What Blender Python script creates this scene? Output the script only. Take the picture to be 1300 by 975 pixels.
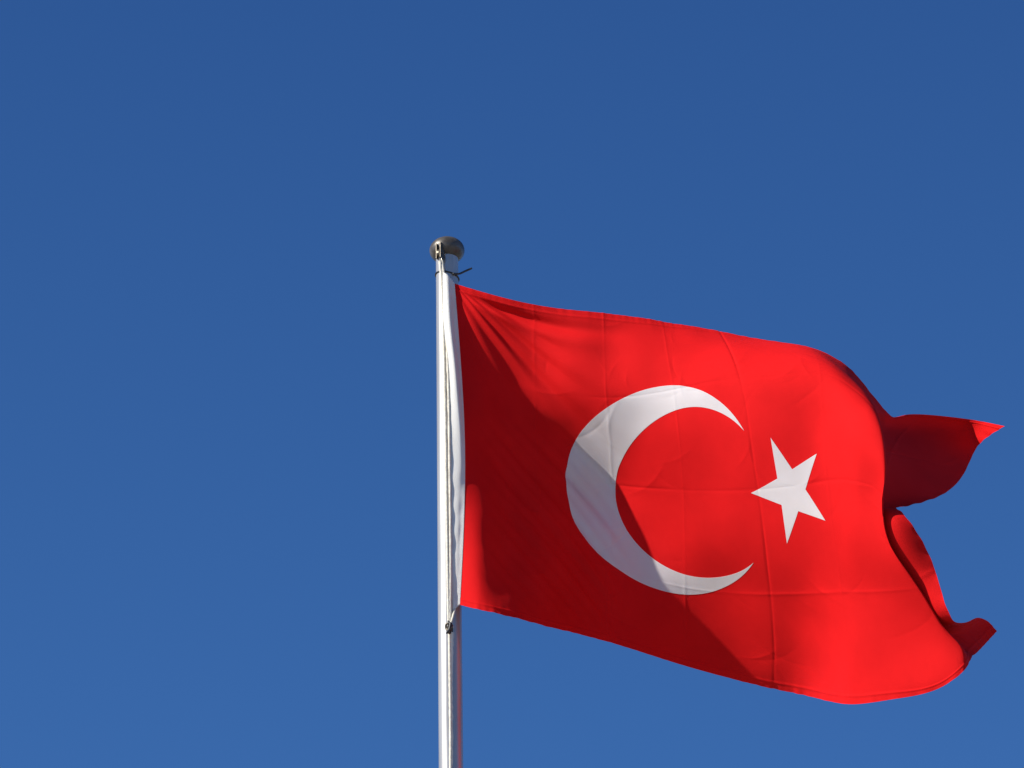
import bpy, bmesh, math, random
import numpy as np
from mathutils import Vector, Matrix

# ------------------------------------------------------------------ scene, camera, light
for o in list(bpy.data.objects):
    bpy.data.objects.remove(o, do_unlink=True)
scene = bpy.context.scene
col = scene.collection
R = math.radians

cam_d = bpy.data.cameras.new('camera')
cam_d.sensor_width = 36.0
cam_d.lens = 36.0 * 6720.0 / 1300.0
cam_d.clip_start = 0.1
cam_d.clip_end = 20000.0
cam = bpy.data.objects.new('camera', cam_d)
col.objects.link(cam)
PITCH, ROLL = R(29.0), R(-0.8300)
fw = Vector((0, math.cos(PITCH), math.sin(PITCH)))
r0 = Vector((1, 0, 0)); u0 = r0.cross(fw)
rr = r0 * math.cos(ROLL) + u0 * math.sin(ROLL)
uu = -r0 * math.sin(ROLL) + u0 * math.cos(ROLL)
cam.matrix_world = Matrix(((rr.x, uu.x, -fw.x, 0.157), (rr.y, uu.y, -fw.y, -11.37), (rr.z, uu.z, -fw.z, 1.6), (0, 0, 0, 1)))
scene.camera = cam

SUN_PHI, SUN_EL = 66.0, 34.0          # degrees: round to the left of straight behind the camera, and above the horizon
to_sun = Vector((-math.sin(R(SUN_PHI)) * math.cos(R(SUN_EL)), -math.cos(R(SUN_PHI)) * math.cos(R(SUN_EL)), math.sin(R(SUN_EL))))
sun_d = bpy.data.lights.new('sun', 'SUN')
sun_d.energy = 4.9
sun_d.angle = R(0.53)
sun_d.color = (1.0, 0.95, 0.86)
sun = bpy.data.objects.new('sun', sun_d)
sun.rotation_euler = to_sun.to_track_quat('Z', 'Y').to_euler()
col.objects.link(sun)

world = bpy.data.worlds.new('World')
scene.world = world
world.use_nodes = True
wn = world.node_tree.nodes; wl = world.node_tree.links
wn.clear()
sky = wn.new('ShaderNodeTexSky')
sky.sky_type = 'NISHITA'
sky.sun_disc = False
sky.sun_elevation = R(SUN_EL)
sky.sun_rotation = R(180.0 + SUN_PHI)
sky.altitude = 600.0
sky.air_density = 0.5
sky.dust_density = 0.0
sky.ozone_density = 10.0
bg = wn.new('ShaderNodeBackground'); bg.inputs['Strength'].default_value = 0.114
wo = wn.new('ShaderNodeOutputWorld')
hs = wn.new('ShaderNodeHueSaturation'); hs.inputs['Saturation'].default_value = 1.055
wl.new(sky.outputs[0], hs.inputs['Color'])
# thin haze that pales the sky towards the horizon
tcw = wn.new('ShaderNodeTexCoord'); sxz = wn.new('ShaderNodeSeparateXYZ'); mrw = wn.new('ShaderNodeMapRange')
mrw.inputs['From Min'].default_value = 0.57; mrw.inputs['From Max'].default_value = 0.30
hz = wn.new('ShaderNodeMix'); hz.data_type = 'RGBA'; hz.blend_type = 'ADD'
wl.new(tcw.outputs['Generated'], sxz.inputs[0]); wl.new(sxz.outputs['Z'], mrw.inputs['Value'])
wl.new(mrw.outputs[0], hz.inputs['Factor']); wl.new(hs.outputs[0], hz.inputs['A']); hz.inputs['B'].default_value = (0.09, 0.22, 0.28, 1)
wl.new(hz.outputs['Result'], bg.inputs['Color']); wl.new(bg.outputs[0], wo.inputs['Surface'])

vs = scene.view_settings
vs.view_transform = 'Standard'; vs.look = 'None'; vs.gamma = 1.0; vs.use_curve_mapping = False
vs.exposure = 0.70

# ------------------------------------------------------------------ helpers
def tag(o, label=None, cat=None, group=None, kind=None):
    if label: o['label'] = label
    if cat: o['category'] = cat
    if group: o['group'] = group
    if kind: o['kind'] = kind
    return o

def empty(name, loc):
    o = bpy.data.objects.new(name, None)
    o.empty_display_size = 0.1
    o.location = loc
    col.objects.link(o)
    return o

def mesh_obj(name, verts, faces, mat, parent=None, smooth=True, uvs=None):
    me = bpy.data.meshes.new(name)
    off = Vector((0, 0, 0)) if parent is None else world_loc(parent)
    me.from_pydata([tuple(Vector(v) - off) for v in verts], [], faces)
    me.update()
    if uvs is not None:
        lay = me.uv_layers.new(name='UVMap')
        vi = np.empty(len(me.loops), dtype=np.int32); me.loops.foreach_get('vertex_index', vi)
        lay.data.foreach_set('uv', np.asarray(uvs, dtype=np.float32)[vi].ravel())
    if smooth:
        me.polygons.foreach_set('use_smooth', [True] * len(me.polygons))
    me.materials.append(mat)
    o = bpy.data.objects.new(name, me)
    col.objects.link(o)
    if parent is not None:
        o.parent = parent
    return o

def world_loc(o):
    v = Vector(o.location)
    while o.parent is not None:
        o = o.parent; v += Vector(o.location)
    return v

class MB:
    """collects shapes; build() links them as ONE mesh object"""
    def __init__(s): s.v = []; s.f = []
    def add(s, v, f):
        n = len(s.v); s.v += [Vector(p) for p in v]; s.f += [tuple(i + n for i in q) for q in f]
    def lathe(s, prof, c=(0, 0, 0), n=48, axis=None):
        """prof: (radius, height) pairs, turned round the axis through c"""
        c = Vector(c); q = Vector((0, 0, 1)).rotation_difference(Vector(axis or (0, 0, 1)))
        v = []; f = []
        for r_, h in prof:
            for k in range(n):
                a = 2 * math.pi * k / n
                v.append(c + q @ Vector((r_ * math.cos(a), r_ * math.sin(a), h)))
        for i in range(len(prof) - 1):
            for k in range(n):
                k2 = (k + 1) % n
                f.append((i * n + k, i * n + k2, (i + 1) * n + k2, (i + 1) * n + k))
        s.add(v, f)
    def tube(s, pts, rad, n=10, cap=True, twist=0.0, lobes=0, lobe_amp=0.0):
        pts = [Vector(p) for p in pts]
        rads = rad if isinstance(rad, (list, tuple)) else [rad] * len(pts)
        v = []; f = []
        t = (pts[1] - pts[0]).normalized()
        a = Vector((0, 0, 1)) if abs(t.z) < 0.9 else Vector((1, 0, 0))
        x = t.cross(a).normalized()
        dist = 0.0
        for i, p in enumerate(pts):
            if 0 < i < len(pts) - 1: t2 = (pts[i + 1] - pts[i - 1]).normalized()
            elif i == 0: t2 = (pts[1] - pts[0]).normalized()
            else: t2 = (pts[-1] - pts[-2]).normalized()
            x = (x - t2 * x.dot(t2)).normalized(); y = t2.cross(x)
            if i: dist += (p - pts[i - 1]).length
            for k in range(n):
                an = 2 * math.pi * k / n
                rk = rads[i] * (1 + lobe_amp * math.cos(lobes * an - twist * dist))
                v.append(p + (x * math.cos(an) + y * math.sin(an)) * rk)
        for i in range(len(pts) - 1):
            for k in range(n):
                k2 = (k + 1) % n
                f.append((i * n + k, i * n + k2, (i + 1) * n + k2, (i + 1) * n + k))
        if cap:
            f.append(tuple(reversed(range(n)))); m = (len(pts) - 1) * n
            f.append(tuple(range(m, m + n)))
        s.add(v, f)
    def box(s, c, sx, sy, sz, rot=None):
        c = Vector(c); q = rot or Matrix.Identity(3)
        v = [c + q @ Vector((a * sx / 2, b * sy / 2, d * sz / 2)) for a in (-1, 1) for b in (-1, 1) for d in (-1, 1)]
        f = [(0, 1, 3, 2), (4, 6, 7, 5), (0, 4, 5, 1), (2, 3, 7, 6), (0, 2, 6, 4), (1, 5, 7, 3)]
        s.add(v, f)
    def build(s, name, mat, parent=None, smooth=True, bevel=0.0):
        o = mesh_obj(name, s.v, s.f, mat, parent, smooth)
        if bevel:
            m = o.modifiers.new('bevel', 'BEVEL'); m.width = bevel; m.segments = 2; m.limit_method = 'ANGLE'
        return o

def smooth_path(pts, n=12):
    pts = [Vector(p) for p in pts]; out = []
    for i in range(len(pts) - 1):
        p0 = pts[max(i - 1, 0)]; p1 = pts[i]; p2 = pts[i + 1]; p3 = pts[min(i + 2, len(pts) - 1)]
        for k in range(n):
            t = k / n
            out.append(0.5 * ((2 * p1) + (p2 - p0) * t + (2 * p0 - 5 * p1 + 4 * p2 - p3) * t * t + (3 * p1 - p0 - 3 * p2 + p3) * t ** 3))
    out.append(pts[-1])
    return out

# ------------------------------------------------------------------ materials
def new_mat(name):
    m = bpy.data.materials.new(name); m.use_nodes = True
    nt = m.node_tree; nt.nodes.clear()
    out = nt.nodes.new('ShaderNodeOutputMaterial')
    return m, nt, out

def noise(nt, scale, detail=3.0, coord='Object', rough=0.6, stretch=None):
    tc = nt.nodes.new('ShaderNodeTexCoord')
    n = nt.nodes.new('ShaderNodeTexNoise'); n.inputs['Scale'].default_value = scale
    n.inputs['Detail'].default_value = detail; n.inputs['Roughness'].default_value = rough
    src = tc.outputs[coord]
    if stretch:
        mp = nt.nodes.new('ShaderNodeMapping'); mp.inputs['Scale'].default_value = stretch
        nt.links.new(src, mp.inputs['Vector']); src = mp.outputs[0]
    nt.links.new(src, n.inputs['Vector'])
    return n.outputs['Fac']

def ramp(nt, fac, stops):
    r = nt.nodes.new('ShaderNodeValToRGB')
    e = r.color_ramp.elements
    e[0].position, e[0].color = stops[0][0], (*stops[0][1], 1)
    e[1].position, e[1].color = stops[-1][0], (*stops[-1][1], 1)
    for p, c in stops[1:-1]:
        k = e.new(p); k.color = (*c, 1)
    nt.links.new(fac, r.inputs['Fac'])
    return r.outputs['Color']

def cloth_mat(name, c0, c1, through, tfac, weave=0.25, rough=0.62, sheen=0.0):
    """woven polyester: a diffuse face, a little light coming through, a fine weave"""
    m, nt, out = new_mat(name)
    p = nt.nodes.new('ShaderNodeBsdfPrincipled')
    p.inputs['Roughness'].default_value = rough
    p.inputs['Specular IOR Level'].default_value = 0.07
    p.inputs['Sheen Weight'].default_value = sheen
    c = ramp(nt, noise(nt, 9.0, 4.0), [(0.3, c0), (0.7, c1)])
    nt.links.new(c, p.inputs['Base Color'])
    tr = nt.nodes.new('ShaderNodeBsdfTranslucent'); tr.inputs['Color'].default_value = (*through, 1)
    mx = nt.nodes.new('ShaderNodeMixShader'); mx.inputs['Fac'].default_value = tfac
    tc = nt.nodes.new('ShaderNodeTexCoord')
    w1 = nt.nodes.new('ShaderNodeTexWave'); w1.bands_direction = 'X'; w1.inputs['Scale'].default_value = 420.0; w1.inputs['Distortion'].default_value = 0.6
    w2 = nt.nodes.new('ShaderNodeTexWave'); w2.bands_direction = 'Y'; w2.inputs['Scale'].default_value = 420.0; w2.inputs['Distortion'].default_value = 0.6
    nt.links.new(tc.outputs['UV'], w1.inputs['Vector']); nt.links.new(tc.outputs['UV'], w2.inputs['Vector'])
    ad = nt.nodes.new('ShaderNodeMath'); ad.operation = 'ADD'
    nt.links.new(w1.outputs['Fac'], ad.inputs[0]); nt.links.new(w2.outputs['Fac'], ad.inputs[1])
    ns = noise(nt, 34.0, 4.0, 'UV')
    ad2 = nt.nodes.new('ShaderNodeMath'); ad2.operation = 'MULTIPLY_ADD'; ad2.inputs[1].default_value = 4.0
    nt.links.new(ns, ad2.inputs[0]); nt.links.new(ad.outputs[0], ad2.inputs[2])
    b = nt.nodes.new('ShaderNodeBump'); b.inputs['Strength'].default_value = weave; b.inputs['Distance'].default_value = 0.0012
    nt.links.new(ad2.outputs[0], b.inputs['Height'])
    nt.links.new(b.outputs[0], p.inputs['Normal'])
    nt.links.new(p.outputs[0], mx.inputs[1]); nt.links.new(tr.outputs[0], mx.inputs[2])
    nt.links.new(mx.outputs[0], out.inputs['Surface'])
    return m

def solid_mat(name, c0, c1, rough=0.5, metal=0.0, scale=30.0, bump=0.0, spec=0.5, stretch=None, rough_var=0.1):
    m, nt, out = new_mat(name)
    p = nt.nodes.new('ShaderNodeBsdfPrincipled')
    f = noise(nt, scale, 5.0, 'Object', 0.65, stretch)
    nt.links.new(ramp(nt, f, [(0.32, c0), (0.68, c1)]), p.inputs['Base Color'])
    mr = nt.nodes.new('ShaderNodeMapRange'); mr.inputs['To Min'].default_value = rough - rough_var; mr.inputs['To Max'].default_value = rough + rough_var
    nt.links.new(f, mr.inputs['Value']); nt.links.new(mr.outputs[0], p.inputs['Roughness'])
    p.inputs['Metallic'].default_value = metal
    p.inputs['Specular IOR Level'].default_value = spec
    if bump:
        b = nt.nodes.new('ShaderNodeBump'); b.inputs['Strength'].default_value = bump; b.inputs['Distance'].default_value = 0.002
        nt.links.new(f, b.inputs['Height']); nt.links.new(b.outputs[0], p.inputs['Normal'])
    nt.links.new(p.outputs[0], out.inputs['Surface'])
    return m

M_RED = cloth_mat('red_polyester', (0.52, 0.0046, 0.0054), (0.585, 0.0058, 0.0068), (0.60, 0.001, 0.001), 0.035, rough=0.8)
M_WHITE = cloth_mat('white_polyester', (0.66, 0.648, 0.635), (0.71, 0.698, 0.685), (0.80, 0.66, 0.74), 0.30, rough=0.8)
M_HEM = cloth_mat('white_webbing', (0.70, 0.68, 0.63), (0.78, 0.76, 0.71), (0.6, 0.6, 0.6), 0.10, weave=0.5)
M_POLE = solid_mat('satin_aluminium', (0.34, 0.325, 0.30), (0.45, 0.435, 0.405), rough=0.30, metal=0.5, scale=6.0, stretch=(6, 6, 0.35), rough_var=0.06)
M_CAP = solid_mat('weathered_bronze_cap', (0.045, 0.038, 0.030), (0.105, 0.09, 0.072), rough=0.42, metal=0.25, scale=40.0, bump=0.15)
M_STEEL = solid_mat('dull_steel', (0.30, 0.29, 0.28), (0.45, 0.44, 0.42), rough=0.4, metal=0.9, scale=60.0)
M_ROPE = solid_mat('braided_rope', (0.46, 0.42, 0.34), (0.66, 0.62, 0.52), rough=0.85, scale=160.0, bump=0.5, spec=0.2)
M_BLACK = solid_mat('black_nylon', (0.012, 0.012, 0.013), (0.025, 0.025, 0.026), rough=0.5, scale=50.0)
M_DARK = solid_mat('tarnished_brass', (0.05, 0.042, 0.032), (0.19, 0.16, 0.12), rough=0.42, metal=0.7, scale=120.0, bump=0.3)
M_GROUND = solid_mat('pale_paving', (0.20, 0.187, 0.165), (0.29, 0.275, 0.245), rough=0.85, scale=0.9, bump=0.2)
M_CONC = solid_mat('concrete', (0.26, 0.25, 0.235), (0.36, 0.35, 0.33), rough=0.85, scale=14.0, bump=0.3)

# ------------------------------------------------------------------ ground
gm = MB(); N = 96
gv = [(0, 0, 0)]; gf = []
rings = [1, 3, 8, 20, 60, 200, 700, 2500, 6000]
for r_ in rings:
    gv += [(r_ * math.cos(2 * math.pi * k / N), r_ * math.sin(2 * math.pi * k / N), 0) for k in range(N)]
for k in range(N): gf.append((0, 1 + k, 1 + (k + 1) % N))
for i in range(len(rings) - 1):
    for k in range(N):
        a = 1 + i * N; b = a + N; k2 = (k + 1) % N
        gf.append((a + k, b + k, b + k2, a + k2))
gm.add(gv, gf)
tag(gm.build('ground', M_GROUND, smooth=False), kind='structure')

# ------------------------------------------------------------------ flagpole
PR = 0.0278                      # pole radius near the top
TOP = 8.285                      # top of the shaft, where the cap sits
pole = empty('flagpole', (0, 0, 0))
tag(pole, 'tall satin aluminium flagpole with round dark cap on top', 'flagpole')
pm = MB()
prof = [(0.0, 0.02), (0.045, 0.02)]
prof += [(0.045, 0.03), (0.0445, 2.5), (0.043, 2.515), (PR + 0.009, 2.53), (PR + 0.003, 5.0), (PR + 0.0015, 6.5), (PR, TOP), (PR, TOP + 0.006), (0.0, TOP + 0.006)]
pm.lathe(prof, n=64)
pm.build('shaft', M_POLE, pole)
bm_ = MB(); bm_.lathe([(0.0, 0.0), (0.16, 0.0), (0.16, 0.014), (0.155, 0.018), (0.06, 0.019), (0.055, 0.06), (0.047, 0.066)], n=64)
bm_.build('base_flange', M_STEEL, pole)
for k in range(4):
    a = math.pi / 4 + k * math.pi / 2
    b_ = MB(); b_.lathe([(0.0, 0.05), (0.009, 0.05), (0.014, 0.045), (0.014, 0.03), (0.024, 0.03), (0.024, 0.0215), (0.0, 0.0215)], (0.115 * math.cos(a), 0.115 * math.sin(a), -0.001), n=6)
    b_.build('anchor_bolt', M_STEEL, pole, smooth=False)
# the cap: a flattened ball
CR = 0.0437
cm = MB()
capp = []
for k in range(25):
    a = math.pi * 0.80 * k / 24
    capp.append((CR * math.sin(a), 0.0330 * math.cos(a)))
cm.lathe(capp, (0, 0, 8.2850), n=64)
cm.build('cap', M_CAP, pole)

NET_PARAM = [0.0, 0.045, 0.09, 0.1875, 0.28, 0.375, 0.47, 0.5625, 0.66, 0.75, 0.845, 0.9375, 1.03, 1.09, 1.12, 1.15, 1.28, 1.38, 1.5]
NET = [
    [[0.0183, -0.0329, 8.1708], [0.0255, -0.03, 8.0568], [0.032, -0.0271, 7.9437], [0.0371, -0.0251, 7.831], [0.0398, -0.0271, 7.7173], [0.0393, -0.029, 7.6051], [0.0361, -0.0309, 7.495], [0.031, -0.0315, 7.3877], [0.028, -0.0313, 7.335], [0.0249, -0.0309, 7.2827]],
    [[0.0647, -0.0387, 8.1506], [0.0705, -0.0239, 8.0434], [0.076, -0.0155, 7.9329], [0.0805, -0.0116, 7.8201], [0.0828, 0.0019, 7.714], [0.0819, -0.0116, 7.5962], [0.0787, -0.029, 7.4794], [0.0745, -0.0418, 7.3676], [0.0722, -0.0472, 7.3131], [0.0699, -0.0522, 7.259]],
    [[0.1107, -0.0426, 8.1323], [0.1153, -0.014, 8.0327], [0.1199, 0.0039, 7.9267], [0.124, 0.0116, 7.8149], [0.1259, 0.0309, 7.7112], [0.1244, 0.0232, 7.5969], [0.1211, 0.0058, 7.4812], [0.1176, -0.0167, 7.3658], [0.1159, -0.0294, 7.3082], [0.1143, -0.0426, 7.2509]],
    [[0.2084, -0.0484, 8.1003], [0.2116, -0.0123, 8.0027], [0.215, 0.0232, 7.9044], [0.2184, 0.0542, 7.8032], [0.2195, 0.0696, 7.6964], [0.2165, 0.0735, 7.5888], [0.2124, 0.06, 7.4769], [0.2101, 0.0475, 7.3685], [0.2096, 0.0429, 7.3158], [0.2092, 0.0387, 7.2638]],
    [[0.297, -0.0503, 8.083], [0.3001, -0.0414, 7.9661], [0.3038, 0.0, 7.8683], [0.3077, 0.0774, 7.7911], [0.308, 0.1103, 7.6927], [0.3033, 0.1141, 7.5844], [0.298, 0.1161, 7.4798], [0.2965, 0.1238, 7.3812], [0.2968, 0.1294, 7.3334], [0.2975, 0.1354, 7.2862]],
    [[0.3827, -0.0464, 8.0739], [0.3869, -0.0547, 7.9483], [0.3914, -0.0309, 7.8407], [0.396, 0.0464, 7.7615], [0.3974, 0.1354, 7.689], [0.3925, 0.1489, 7.5803], [0.3871, 0.1547, 7.473], [0.3858, 0.1714, 7.3768], [0.3864, 0.1821, 7.3313], [0.3873, 0.1934, 7.2865]],
    [[0.4619, -0.0387, 8.0653], [0.4678, -0.0703, 7.9392], [0.4738, -0.0658, 7.8274], [0.4795, -0.0039, 7.736], [0.483, 0.0812, 7.6511], [0.4828, 0.1509, 7.5599], [0.4803, 0.176, 7.4535], [0.479, 0.2005, 7.358], [0.4788, 0.2159, 7.3147], [0.4788, 0.2321, 7.2726]],
    [[0.5321, -0.0271, 8.0578], [0.5407, -0.0812, 7.9389], [0.5494, -0.1025, 7.8227], [0.5584, -0.0658, 7.7122], [0.567, 0.0155, 7.6119], [0.5733, 0.0967, 7.5144], [0.5766, 0.1741, 7.4259], [0.5764, 0.2299, 7.341], [0.5753, 0.2513, 7.2991], [0.5739, 0.2708, 7.2573]],
    [[0.6015, -0.0116, 8.0516], [0.6135, -0.094, 7.9393], [0.6269, -0.1393, 7.8211], [0.6429, -0.1199, 7.6944], [0.6594, -0.0542, 7.5728], [0.6732, 0.0232, 7.4652], [0.6828, 0.1315, 7.3869], [0.6848, 0.222, 7.3116], [0.6836, 0.2591, 7.2729], [0.6818, 0.294, 7.2338]],
    [[0.6743, 0.0039, 8.044], [0.688, -0.1098, 7.9337], [0.7039, -0.1779, 7.8133], [0.7235, -0.1702, 7.6772], [0.744, -0.1161, 7.5416], [0.7622, -0.0426, 7.4283], [0.7752, 0.058, 7.3427], [0.7802, 0.1703, 7.27], [0.7805, 0.228, 7.2357], [0.7802, 0.2863, 7.2018]],
    [[0.7712, 0.0116, 8.0265], [0.7839, -0.1308, 7.9176], [0.7974, -0.2166, 7.799], [0.8128, -0.2128, 7.6635], [0.8289, -0.1702, 7.5198], [0.8453, -0.1122, 7.3966], [0.8599, -0.0193, 7.3029], [0.8681, 0.0915, 7.2202], [0.8704, 0.1498, 7.1801], [0.8722, 0.2089, 7.1401]],
    [[0.877, 0.0077, 8.0004], [0.8872, -0.1533, 7.8961], [0.8956, -0.2515, 7.7823], [0.9017, -0.2534, 7.6497], [0.9078, -0.2244, 7.5007], [0.9194, -0.1779, 7.3707], [0.9328, -0.1122, 7.2587], [0.9418, -0.0468, 7.1447], [0.945, -0.0155, 7.0862], [0.9477, 0.0155, 7.0272]],
    [[0.9672, -0.0077, 7.9457], [0.9626, -0.1663, 7.8351], [0.9704, -0.2901, 7.7164], [0.9734, -0.325, 7.5689], [0.9735, -0.2979, 7.4564], [0.9778, -0.2515, 7.3335], [1.0094, -0.1896, 7.2206], [1.036, -0.1431, 7.098], [1.0454, -0.1199, 7.0349], [1.0515, -0.1006, 6.9844]],
    [[1.0135, 0.0193, 7.9112], [1.0036, -0.1702, 7.7756], [1.0166, -0.3172, 7.647], [1.0213, -0.3559, 7.5091], [1.0166, -0.3288, 7.4162], [1.0259, -0.2979, 7.3025], [1.0833, -0.2669, 7.1886], [1.1409, -0.2282, 7.075], [1.1567, -0.2166, 7.0108], [1.1558, -0.1973, 6.9691]],
    [[1.0455, 0.058, 7.8878], [1.0218, -0.1586, 7.7448], [1.0298, -0.3172, 7.6084], [1.0347, -0.3559, 7.4772], [1.0261, -0.3366, 7.391], [1.0376, -0.3095, 7.288], [1.1027, -0.2805, 7.1856], [1.1677, -0.2476, 7.0815], [1.1969, -0.2437, 7.0378], [1.1987, -0.2321, 6.9883]],
    [[1.075, 0.1083, 7.8794], [1.0276, -0.1199, 7.7442], [1.0218, -0.2824, 7.5976], [1.0234, -0.3211, 7.4749], [1.0149, -0.3056, 7.3928], [1.0264, -0.2824, 7.2938], [1.0976, -0.2534, 7.1994], [1.1718, -0.2244, 7.097], [1.2016, -0.2205, 7.0614], [1.2189, -0.2089, 7.0258]],
    [[1.1476, 0.2166, 7.9197], [1.0899, 0.1354, 7.8341], [1.0444, -0.0387, 7.6815], [1.0211, -0.1161, 7.5542], [0.9884, -0.1818, 7.4497], [0.9933, -0.2476, 7.3416], [1.0699, -0.2089, 7.2244], [1.1538, -0.1393, 7.1436], [1.1955, -0.1161, 7.1294], [1.2405, -0.089, 7.1005]],
    [[1.2843, 0.3172, 7.9612], [1.2411, 0.3056, 7.9083], [1.1818, 0.1702, 7.7606], [1.1104, 0.0116, 7.6031], [1.0239, -0.1354, 7.4734], [1.0284, -0.3037, 7.3621], [1.0939, -0.2669, 7.2154], [1.1691, -0.1779, 7.1283], [1.2266, -0.0774, 7.173], [1.2707, -0.0232, 7.1573]],
    [[1.3824, 0.2282, 7.8886], [1.3257, 0.3404, 7.8943], [1.2818, 0.2747, 7.786], [1.1977, 0.1006, 7.6269], [1.0787, -0.1586, 7.4646], [1.0775, -0.3172, 7.3563], [1.1432, -0.2863, 7.2276], [1.1991, -0.2205, 7.1191], [1.2639, -0.058, 7.2134], [1.3091, 0.0, 7.2079]],
]

# ------------------------------------------------------------------ flag surface
def nspl_m(xs):
    """matrix part of a natural cubic spline through knots xs: returns f(ys, q) for arrays of ys (knots first)"""
    xs = np.array(xs, float); n = len(xs); h = np.diff(xs)
    A = np.zeros((n, n)); B = np.zeros((n, n)); A[0, 0] = A[-1, -1] = 1
    for i in range(1, n - 1):
        A[i, i - 1] = h[i - 1]; A[i, i] = 2 * (h[i - 1] + h[i]); A[i, i + 1] = h[i]
        B[i, i - 1] = 6 / h[i - 1]; B[i, i] = -6 / h[i - 1] - 6 / h[i]; B[i, i + 1] = 6 / h[i]
    MM = np.linalg.solve(A, B)
    def weights(q):
        q = np.asarray(q, float); k = np.clip(np.searchsorted(xs, q) - 1, 0, n - 2)
        t = q - xs[k]; hk = h[k]; I = np.arange(len(q))
        W = np.zeros((len(q), n))
        W[I, k] += 1 - t / hk; W[I, k + 1] += t / hk
        a = -hk * t / 3 + t * t / 2 - t ** 3 / (6 * hk)
        b = -hk * t / 6 + t ** 3 / (6 * hk)
        return W + a[:, None] * MM[k] + b[:, None] * MM[k + 1]
    return weights
WU = nspl_m(NET_PARAM); WV = nspl_m([i / 8 for i in range(8)] + [0.9375, 1.0])
NETA = np.array(NET)
G = 1.2                                                # hoist, metres; u and v below are in units of G

def base_surf(u, v):
    return np.einsum('pk,pj,kjc->pc', WU(u), WV(v), NETA)

def sstep(a, b, x):
    t = np.clip((x - a) / (b - a), 0, 1); return t * t * (3 - 2 * t)

rng = np.random.RandomState(5)
WAVES = [(rng.uniform(3, 13), rng.uniform(0, 2 * math.pi), rng.uniform(0, 2 * math.pi)) for _ in range(26)]

CRINKLES = []
for k in range(90):
    if k % 3:
        cu = rng.choice([0.1875, 0.375, 0.5625, 0.75, 0.9375, 1.125]) + rng.normal(0, 0.02); cvv = rng.uniform(0.03, 0.97)
    else:
        cu = rng.uniform(0.1, 1.45); cvv = rng.choice([0.25, 0.5, 0.75]) + rng.normal(0, 0.02)
    CRINKLES.append((cu, cvv, rng.uniform(-0.9, 0.9) + (math.pi / 2 if rng.rand() < 0.3 else 0), rng.uniform(0.02, 0.07), rng.uniform(0.003, 0.009), rng.choice([-1, 1]) * rng.uniform(0.0004, 0.0013)))

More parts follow.
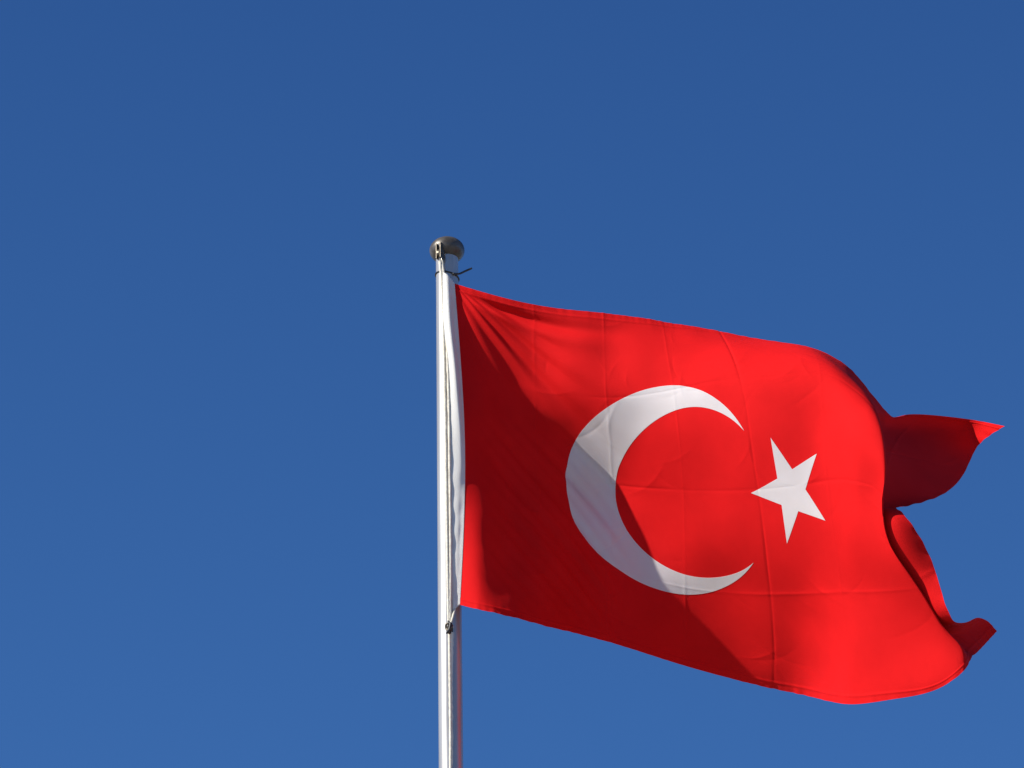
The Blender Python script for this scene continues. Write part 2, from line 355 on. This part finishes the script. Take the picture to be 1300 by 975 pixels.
def wrinkle(u, v):
    """height of the small folds above the smooth shape, metres"""
    w = np.zeros_like(u)
    mod = lambda t, k: 1.35 + 0.45 * np.sin(11 * t + k) + 0.4 * np.sin(27 * t + 2.3 * k)
    # packing creases: cusped lines
    for c, a, s in ((0.375, 0.0007, 1), (0.75, -0.0015, 1), (0.5625, 0.0005, 1), (0.1875, 0.0006, 1), (0.9375, 0.0004, 1), (1.125, 0.001, 1), (1.3125, 0.001, 1)):
        d = np.sqrt(((u - c - 0.004 * np.sin(9 * v + c * 7)) * G) ** 2 + 1.4e-6)
        w += a * np.exp(-d / 0.0027) * mod(v, 9 * c)
    for c, a in ((0.25, -0.0008), (0.5, -0.0008), (0.75, 0.0008)):
        d = np.sqrt(((v - c - 0.003 * np.sin(8 * u + c * 5)) * G) ** 2 + 1.4e-6)
        w += a * np.exp(-d / 0.0036) * sstep(0.2, 0.45, u) * mod(u, 7 * c)
    # tension folds fanning out from the upper hoist corner
    du, dv = u + 0.03, v + 0.03
    r = np.hypot(du, dv); th = np.degrees(np.arctan2(dv, du))
    def fold(th0, wid, amp, r0, r1):
        return amp * np.exp(-((th - th0) / wid) ** 2) * sstep(0.02, r0, r) * (1 - sstep(r0, r1, r)) * 1.0
    vc = 0.008 + 0.048 * (1 - np.exp(-u / 0.11)); wd = 0.009 + 0.035 * np.clip(u, 0, 0.4)
    env = sstep(0.0, 0.10, u) * (1 - sstep(0.20, 0.52, u))
    w += -0.011 * env * np.exp(-((v - vc) / wd) ** 2) + 0.004 * env * np.exp(-((v - vc - 2.1 * wd) / wd) ** 2)
    for th0, wid, amp, r1 in ((26, 2.5, -0.003, 0.45), (31, 3.5, 0.005, 0.70), (36, 2.0, -0.0025, 0.55), (41, 2.6, 0.0028, 0.75), (45.5, 2.2, -0.0035, 0.75), (50, 2.6, 0.004, 0.85), (56, 2.4, -0.002, 0.7), (62, 3, 0.002, 0.8), (70, 3, -0.002, 0.8)):
        w += fold(th0 + 2 * np.sin(6 * r), wid, amp, 0.20, r1)
    # slack diagonal folds in the belly by the hoist
    p = 0.77 * u - 0.64 * v
    env = sstep(0.03, 0.14, u) * (1 - sstep(0.26, 0.46, u)) * sstep(0.30, 0.55, v) * (1 - 0.8 * sstep(0.82, 1.0, v))
    w += env * (0.0032 * np.sin(2 * math.pi * p / 0.085 + 1.5 * np.sin(7 * v) + 0.8) + 0.0016 * np.sin(2 * math.pi * p / 0.037 + 2 * np.sin(9 * u + 3 * v)))
    # seams along the edges pull the cloth into small puckers
    for e, fr in ((1 - v, 0.45), (v, 0.2)):
        k = np.exp(-e * G / 0.018)
        w += k * fr * (0.0016 * np.sin(150 * u + 2.2 * np.sin(23 * u)) + 0.0010 * np.sin(310 * u + 3 * np.sin(11 * u)))
        w += 0.0012 * np.exp(-((e * G - 0.022) / 0.003) ** 2)
    kf = np.exp(-np.abs(1.5 - u) * G / 0.02)
    w += kf * 0.0012 * np.sin(140 * v + 2 * np.sin(17 * v))
    # loose unevenness
    q = np.zeros_like(u)
    for f, an, ph in WAVES:
        q += np.sin(f * 2 * math.pi * (u * math.cos(an) + v * math.sin(an)) * 0.8 + ph) / f
    w += 0.0016 * q * sstep(0.0, 0.1, u)
    # crinkles left by packing: short sharp ridges, a few centimetres long, mostly near the creases
    c = np.zeros_like(u)
    for uc, vc, an, ln, wd, am in CRINKLES:
        x = (u - uc) * math.cos(an) + (v - vc) * math.sin(an); y = -(u - uc) * math.sin(an) + (v - vc) * math.cos(an)
        c += am * np.exp(-(x / ln) ** 2 - np.abs(y + 0.18 * x * x / ln) / wd)
    w += c
    return w

def flag_points(u, v, lift=0.0):
    u = np.asarray(u, float); v = np.asarray(v, float)
    e = 1e-3
    P = base_surf(u, v)
    def nrm(f):
        a = f(np.minimum(u + e, 1.5), v) - f(np.maximum(u - e, 0.0), v)
        b = f(u, np.minimum(v + e, 1.0)) - f(u, np.maximum(v - e, 0.0))
        n = np.cross(b, a); n /= np.linalg.norm(n, axis=1)[:, None] + 1e-12
        return n                                        # faces the camera on the front of the flag
    n = nrm(base_surf)
    full = lambda a, b: base_surf(a, b) + n * wrinkle(a, b)[:, None]
    Q = full(u, v)
    if lift:
        Q = Q + nrm(full) * lift
    return Q

flag = empty('flag', (0.02, -0.03, 7.15))
tag(flag, 'red flag with white crescent and star blowing out to the right', 'flag')

NU, NV = 820, 420
gu = np.linspace(0, 1.5, NU + 1); gvv = np.linspace(0, 1, NV + 1)
U, V = np.meshgrid(gu, gvv, indexing='ij')
U = U.ravel(); V = V.ravel()
cv = flag_points(U, V)
cf = []
for i in range(NU):
    for j in range(NV):
        a = i * (NV + 1) + j
        cf.append((a, a + 1, a + NV + 2, a + NV + 1))
mesh_obj('cloth', cv.tolist(), cf, M_RED, flag, uvs=np.stack([U, V], 1))

def emblem(name, u, v, faces, rim):
    """a white patch sewn to both faces of the cloth: one thin closed shell"""
    n = len(u); t = 0.0005; m = len(rim)
    A = flag_points(u, v, t); B = flag_points(u, v, -t)
    f = [tuple(q) for q in faces] + [tuple(i + n for i in reversed(q)) for q in faces]
    for i in range(m):                                   # the cut edge has its own vertices so both faces keep a flat edge
        a, b = 2 * n + i, 2 * n + (i + 1) % m
        f.append((a, a + m, b + m, b))
    ur = u[rim]; vr = v[rim]
    uv = np.stack([np.concatenate([u, u, ur, ur]), np.concatenate([v, v, vr, vr])], 1)
    return mesh_obj(name, np.concatenate([A, B, A[rim], B[rim]]).tolist(), f, M_WHITE, flag, uvs=uv)

# crescent: outer and inner ellipse in flag coordinates
(OU, OV, ORU, ORV) = (0.512, 0.504, 0.2555, 0.2735)
(IU, IV, IRU, IRV) = (0.586, 0.512, 0.200, 0.2065)
def outer(a): return OU - ORU * np.cos(a), OV - ORV * np.sin(a)
def inner(a): return IU - IRU * np.cos(a), IV - IRV * np.sin(a)
def tip_angle(sgn):
    # on the inner ellipse, where it leaves the outer one
    a = np.linspace(0.6, 3.0, 6000) * sgn
    x, y = inner(a)
    d = ((x - OU) / ORU) ** 2 + ((y - OV) / ORV) ** 2 - 1
    k = int(np.argmax(d > 0)); ai = a[k]
    return ai, math.atan2((OV - y[k]) / ORV, (OU - x[k]) / ORU)
i1, o1 = tip_angle(1); i0, o0 = tip_angle(-1)
NA, NB = 420, 40
eu = []; ev = []
for k in range(NA + 1):
    s = k / NA
    ox, oy = outer(o0 + (o1 - o0) * s); ix, iy = inner(i0 + (i1 - i0) * s)
    for b in range(NB + 1):
        t = b / NB; eu.append(ox + (ix - ox) * t); ev.append(oy + (iy - oy) * t)
ef = []
for k in range(NA):
    for b in range(NB):
        a = k * (NB + 1) + b
        ef.append((a, a + NB + 1, a + NB + 2, a + 1))
rim = [k * (NB + 1) for k in range(NA + 1)] + [k * (NB + 1) + NB for k in range(NA, -1, -1)]
emblem('crescent', np.array(eu), np.array(ev), ef, rim)

STAR_TIPS = [(0.7304, 0.5093), (0.804, 0.3996), (0.9118, 0.4432), (0.9155, 0.5828), (0.8041, 0.6255)]     # five points, flag coordinates
def cross_pt(p, q, r, s):
    p, q, r, s = map(np.array, (p, q, r, s))
    A = np.stack([q - p, r - s], 1); t = np.linalg.solve(A, r - p)
    return p + t[0] * (q - p)
T = STAR_TIPS; outl = []
for k in range(5):
    outl.append(np.array(T[k]))
    outl.append(cross_pt(T[k], T[(k + 2) % 5], T[(k + 1) % 5], T[(k - 1) % 5]))
cen = sum(outl) / 10
su = []; sv = []; sf = []; NS = 36; index = {}
def sp(p):
    key = (round(float(p[0]), 7), round(float(p[1]), 7))
    if key not in index:
        index[key] = len(su); su.append(float(p[0])); sv.append(float(p[1]))
    return index[key]
rim = []
for k in range(10):
    a, b = outl[k], outl[(k + 1) % 10]
    pt = lambda i, j: cen + (a - cen) * (i / NS) + (b - cen) * (j / NS)
    for i in range(NS):
        for j in range(NS - i):
            sf.append((sp(pt(i, j)), sp(pt(i + 1, j)), sp(pt(i, j + 1))))
            if i + j < NS - 1:
                sf.append((sp(pt(i + 1, j)), sp(pt(i + 1, j + 1)), sp(pt(i, j + 1))))
    rim += [sp(pt(NS - j, j)) for j in range(NS)]
emblem('star', np.array(su), np.array(sv), sf, rim)

# white webbing sewn along the hoist edge
HEM = [[[0.0183, -0.0329, 8.1708], [0.0107, -0.0387, 8.1811], [-0.0009, -0.0445, 8.1914], [-0.0147, -0.029, 8.2097]],
    [[0.0232, -0.0271, 8.0618], [0.0146, -0.0387, 8.0554], [0.0051, -0.0503, 8.0512], [-0.0116, -0.0329, 8.0614]],
    [[0.0319, -0.0232, 7.9459], [0.0244, -0.0348, 7.9418], [0.0159, -0.0484, 7.9365], [-0.0008, -0.0329, 7.9477]],
    [[0.0368, -0.0232, 7.831], [0.0312, -0.0329, 7.828], [0.0226, -0.0426, 7.825], [0.0023, -0.0329, 7.8329]],
    [[0.0398, -0.0271, 7.7173], [0.0341, -0.0329, 7.7164], [0.0255, -0.0368, 7.7167], [0.0035, -0.0338, 7.7208]],
    [[0.0389, -0.029, 7.6035], [0.0313, -0.0319, 7.6042], [0.0199, -0.0348, 7.605], [0.0027, -0.0338, 7.608]],
    [[0.0361, -0.029, 7.496], [0.0285, -0.0309, 7.4951], [0.019, -0.0338, 7.4937], [0.0019, -0.0329, 7.4945]],
    [[0.0314, -0.0309, 7.3863], [0.0238, -0.0319, 7.3838], [0.0162, -0.0329, 7.3813], [0.003, -0.0329, 7.3794]],
    [[0.0249, -0.0309, 7.2827], [0.0211, -0.0309, 7.2806], [0.0173, -0.0309, 7.2765], [0.0078, -0.0319, 7.2677]]]            # rows down the hoist: four points across each, from the red seam to the free edge
HA = np.array(HEM); nr = HA.shape[0]
WR = nspl_m(np.linspace(0, 1, nr)); WC = nspl_m(np.linspace(0, 1, HA.shape[1]))
n1, n2 = 200, 26
A_, B_ = np.meshgrid(np.linspace(0, 1, n1 + 1), np.linspace(0, 1, n2 + 1), indexing='ij'); A_ = A_.ravel(); B_ = B_.ravel()
HP = np.einsum('pk,pj,kjc->pc', WR(A_), WC(B_), HA)
seam = flag_points(np.zeros_like(A_), A_)                # follow the cloth exactly at the seam
HP0 = np.einsum('pk,pj,kjc->pc', WR(A_), WC(np.zeros_like(A_)), HA)
HP += (seam - HP0) * (1 - sstep(0.0, 0.5, B_))[:, None]
HP[:, 1] += (-0.0006) * np.sin(40 * A_ + 5 * np.sin(9 * A_)) * sstep(0.1, 0.7, B_)
hf = []
for i in range(n1):
    for j in range(n2):
        a = i * (n2 + 1) + j
        hf.append((a, a + n2 + 1, a + n2 + 2, a + 1))
hb = mesh_obj('header_band', HP.tolist(), hf, M_HEM, flag, uvs=np.stack([B_ * 0.05, A_], 1))
sm_ = hb.modifiers.new('thickness', 'SOLIDIFY'); sm_.thickness = 0.0016; sm_.offset = 0.0
# ------------------------------------------------------------------ lines and fittings at the pole
halyard = empty('halyard', (0, -0.034, 6.9))
tag(halyard, 'pale rope line running down the front of the flagpole beside the flag', 'rope')
rm = MB()
strand_a = smooth_path([(-0.0183, -0.0329, 8.246), (-0.0164, -0.0348, 8.2244), (-0.0129, -0.0338, 8.1708), (-0.0098, -0.0338, 8.0362), (-0.0071, -0.0338, 7.8589), (-0.0057, -0.0348, 7.6401), (-0.0042, -0.0358, 7.4248), (-0.0026, -0.0358, 7.2554), (-0.001, -0.0358, 7.2134), (-0.0004, -0.0348, 7.0887), (-0.0001, -0.0348, 6.9442), (-0.0006, -0.0348, 6.5999), (0.003, -0.0352, 5.0), (0.003, -0.0395, 2.6), (0.003, -0.0495, 2.49), (0.003, -0.0495, 1.3)])
strand_b = smooth_path([(-0.0125, -0.0329, 8.2391), (-0.0088, -0.0348, 8.204), (-0.0033, -0.0358, 8.1425), (-0.0021, -0.0358, 8.035), (0.0016, -0.0358, 7.8577), (0.0029, -0.0358, 7.6394), (0.0033, -0.0358, 7.4246), (0.0012, -0.0358, 7.2554), (-0.0009, -0.0368, 7.2171)])
rm.tube(strand_a, 0.0036, n=12, lobes=3, lobe_amp=0.10, twist=260.0)
rm.build('rope', M_ROPE, halyard)
rm = MB(); rm.tube(strand_b, 0.0034, n=12, lobes=3, lobe_amp=0.10, twist=-260.0)
rm.build('rope', M_ROPE, halyard)
kx = Vector((-0.0018, -0.0387, 7.2162))
kp = []
for k in range(73):
    t = 2 * math.pi * k / 72
    kp.append(kx + Vector((0.0028 * (math.sin(t) + 2 * math.sin(2 * t)), -0.004 - 0.0045 * math.sin(3 * t), 0.0046 * (math.cos(t) - 2 * math.cos(2 * t)))))
rm = MB(); rm.tube(kp, 0.0026, n=10)
rm.build('knot', M_DARK, halyard)
cl = MB()
cl.tube([kx + Vector((-0.002, -0.009, 0.016)), kx + Vector((0.004, -0.012, 0.006)), kx + Vector((0.001, -0.012, -0.008)), kx + Vector((-0.006, -0.009, -0.018))], [0.002, 0.0032, 0.0032, 0.002], n=12)
cl.tube([kx + Vector((0.006, -0.006, 0.012)), kx + Vector((0.008, -0.006, 0.0)), kx + Vector((0.008, -0.006, -0.012))], 0.0018, n=10)
cl.build('snap_hook', M_BLACK, halyard)
tl = MB(); tl.tube(smooth_path([kx + Vector((0.003, -0.004, 0.006)), kx + Vector((0.008, -0.004, 0.024)), Vector((0.0125, -0.029, 7.2733))]), 0.0026, n=10)
tl.build('lashing', M_ROPE, halyard)

pl = empty('halyard_pulley', (-0.0162, -0.0368, 8.255))
tag(pl, 'small dark pulley block hung at the left under the pole cap', 'pulley')
pc = Vector((-0.0162, -0.0368, 8.255))
ax = Vector((0.8, -0.6, 0.0)).normalized()
w = MB(); w.lathe([(0.0, -0.004), (0.011, -0.004), (0.012, -0.003), (0.0085, 0.0), (0.012, 0.003), (0.011, 0.004), (0.0, 0.004)], pc, n=28, axis=ax)
w.build('wheel', M_DARK, pl)
fr = MB()
for sg in (-1, 1):
    q = Vector((0, 0, 1)).rotation_difference(ax).to_matrix()
    fr.box(pc + ax * 0.0062 * sg + Vector((0, 0, 0.006)), 0.018, 0.0022, 0.044, Matrix.Rotation(math.atan2(ax.y, ax.x) + math.pi / 2, 3, 'Z'))
fr.tube([pc - ax * 0.009, pc + ax * 0.009], 0.003, n=10)
fr.build('bracket', M_DARK, pl, smooth=False, bevel=0.0006)

tie = empty('cable_tie', (0, 0, 8.2082))
tag(tie, 'black cable tie round the pole with its loose tail pointing right', 'cable tie')
tm = MB()
tz0 = 8.2082
tilt = -0.007
ring = []
for k in range(49):
    a = 2 * math.pi * k / 48
    ring.append(Vector(((PR + 0.0014) * math.cos(a), (PR + 0.0014) * math.sin(a), tz0 + tilt * math.cos(a))))
tm.tube(ring, 0.0018, n=8, cap=False)
tm.build('loop', M_BLACK, tie)
tm = MB(); tm.tube(smooth_path([(0.0146, -0.029, 8.2013), (0.0301, -0.0193, 8.2067), (0.0438, -0.0155, 8.2155), (0.0614, -0.0135, 8.2254)]), [0.0026] * 100, n=8)
tm.build('tail', M_BLACK, tie)
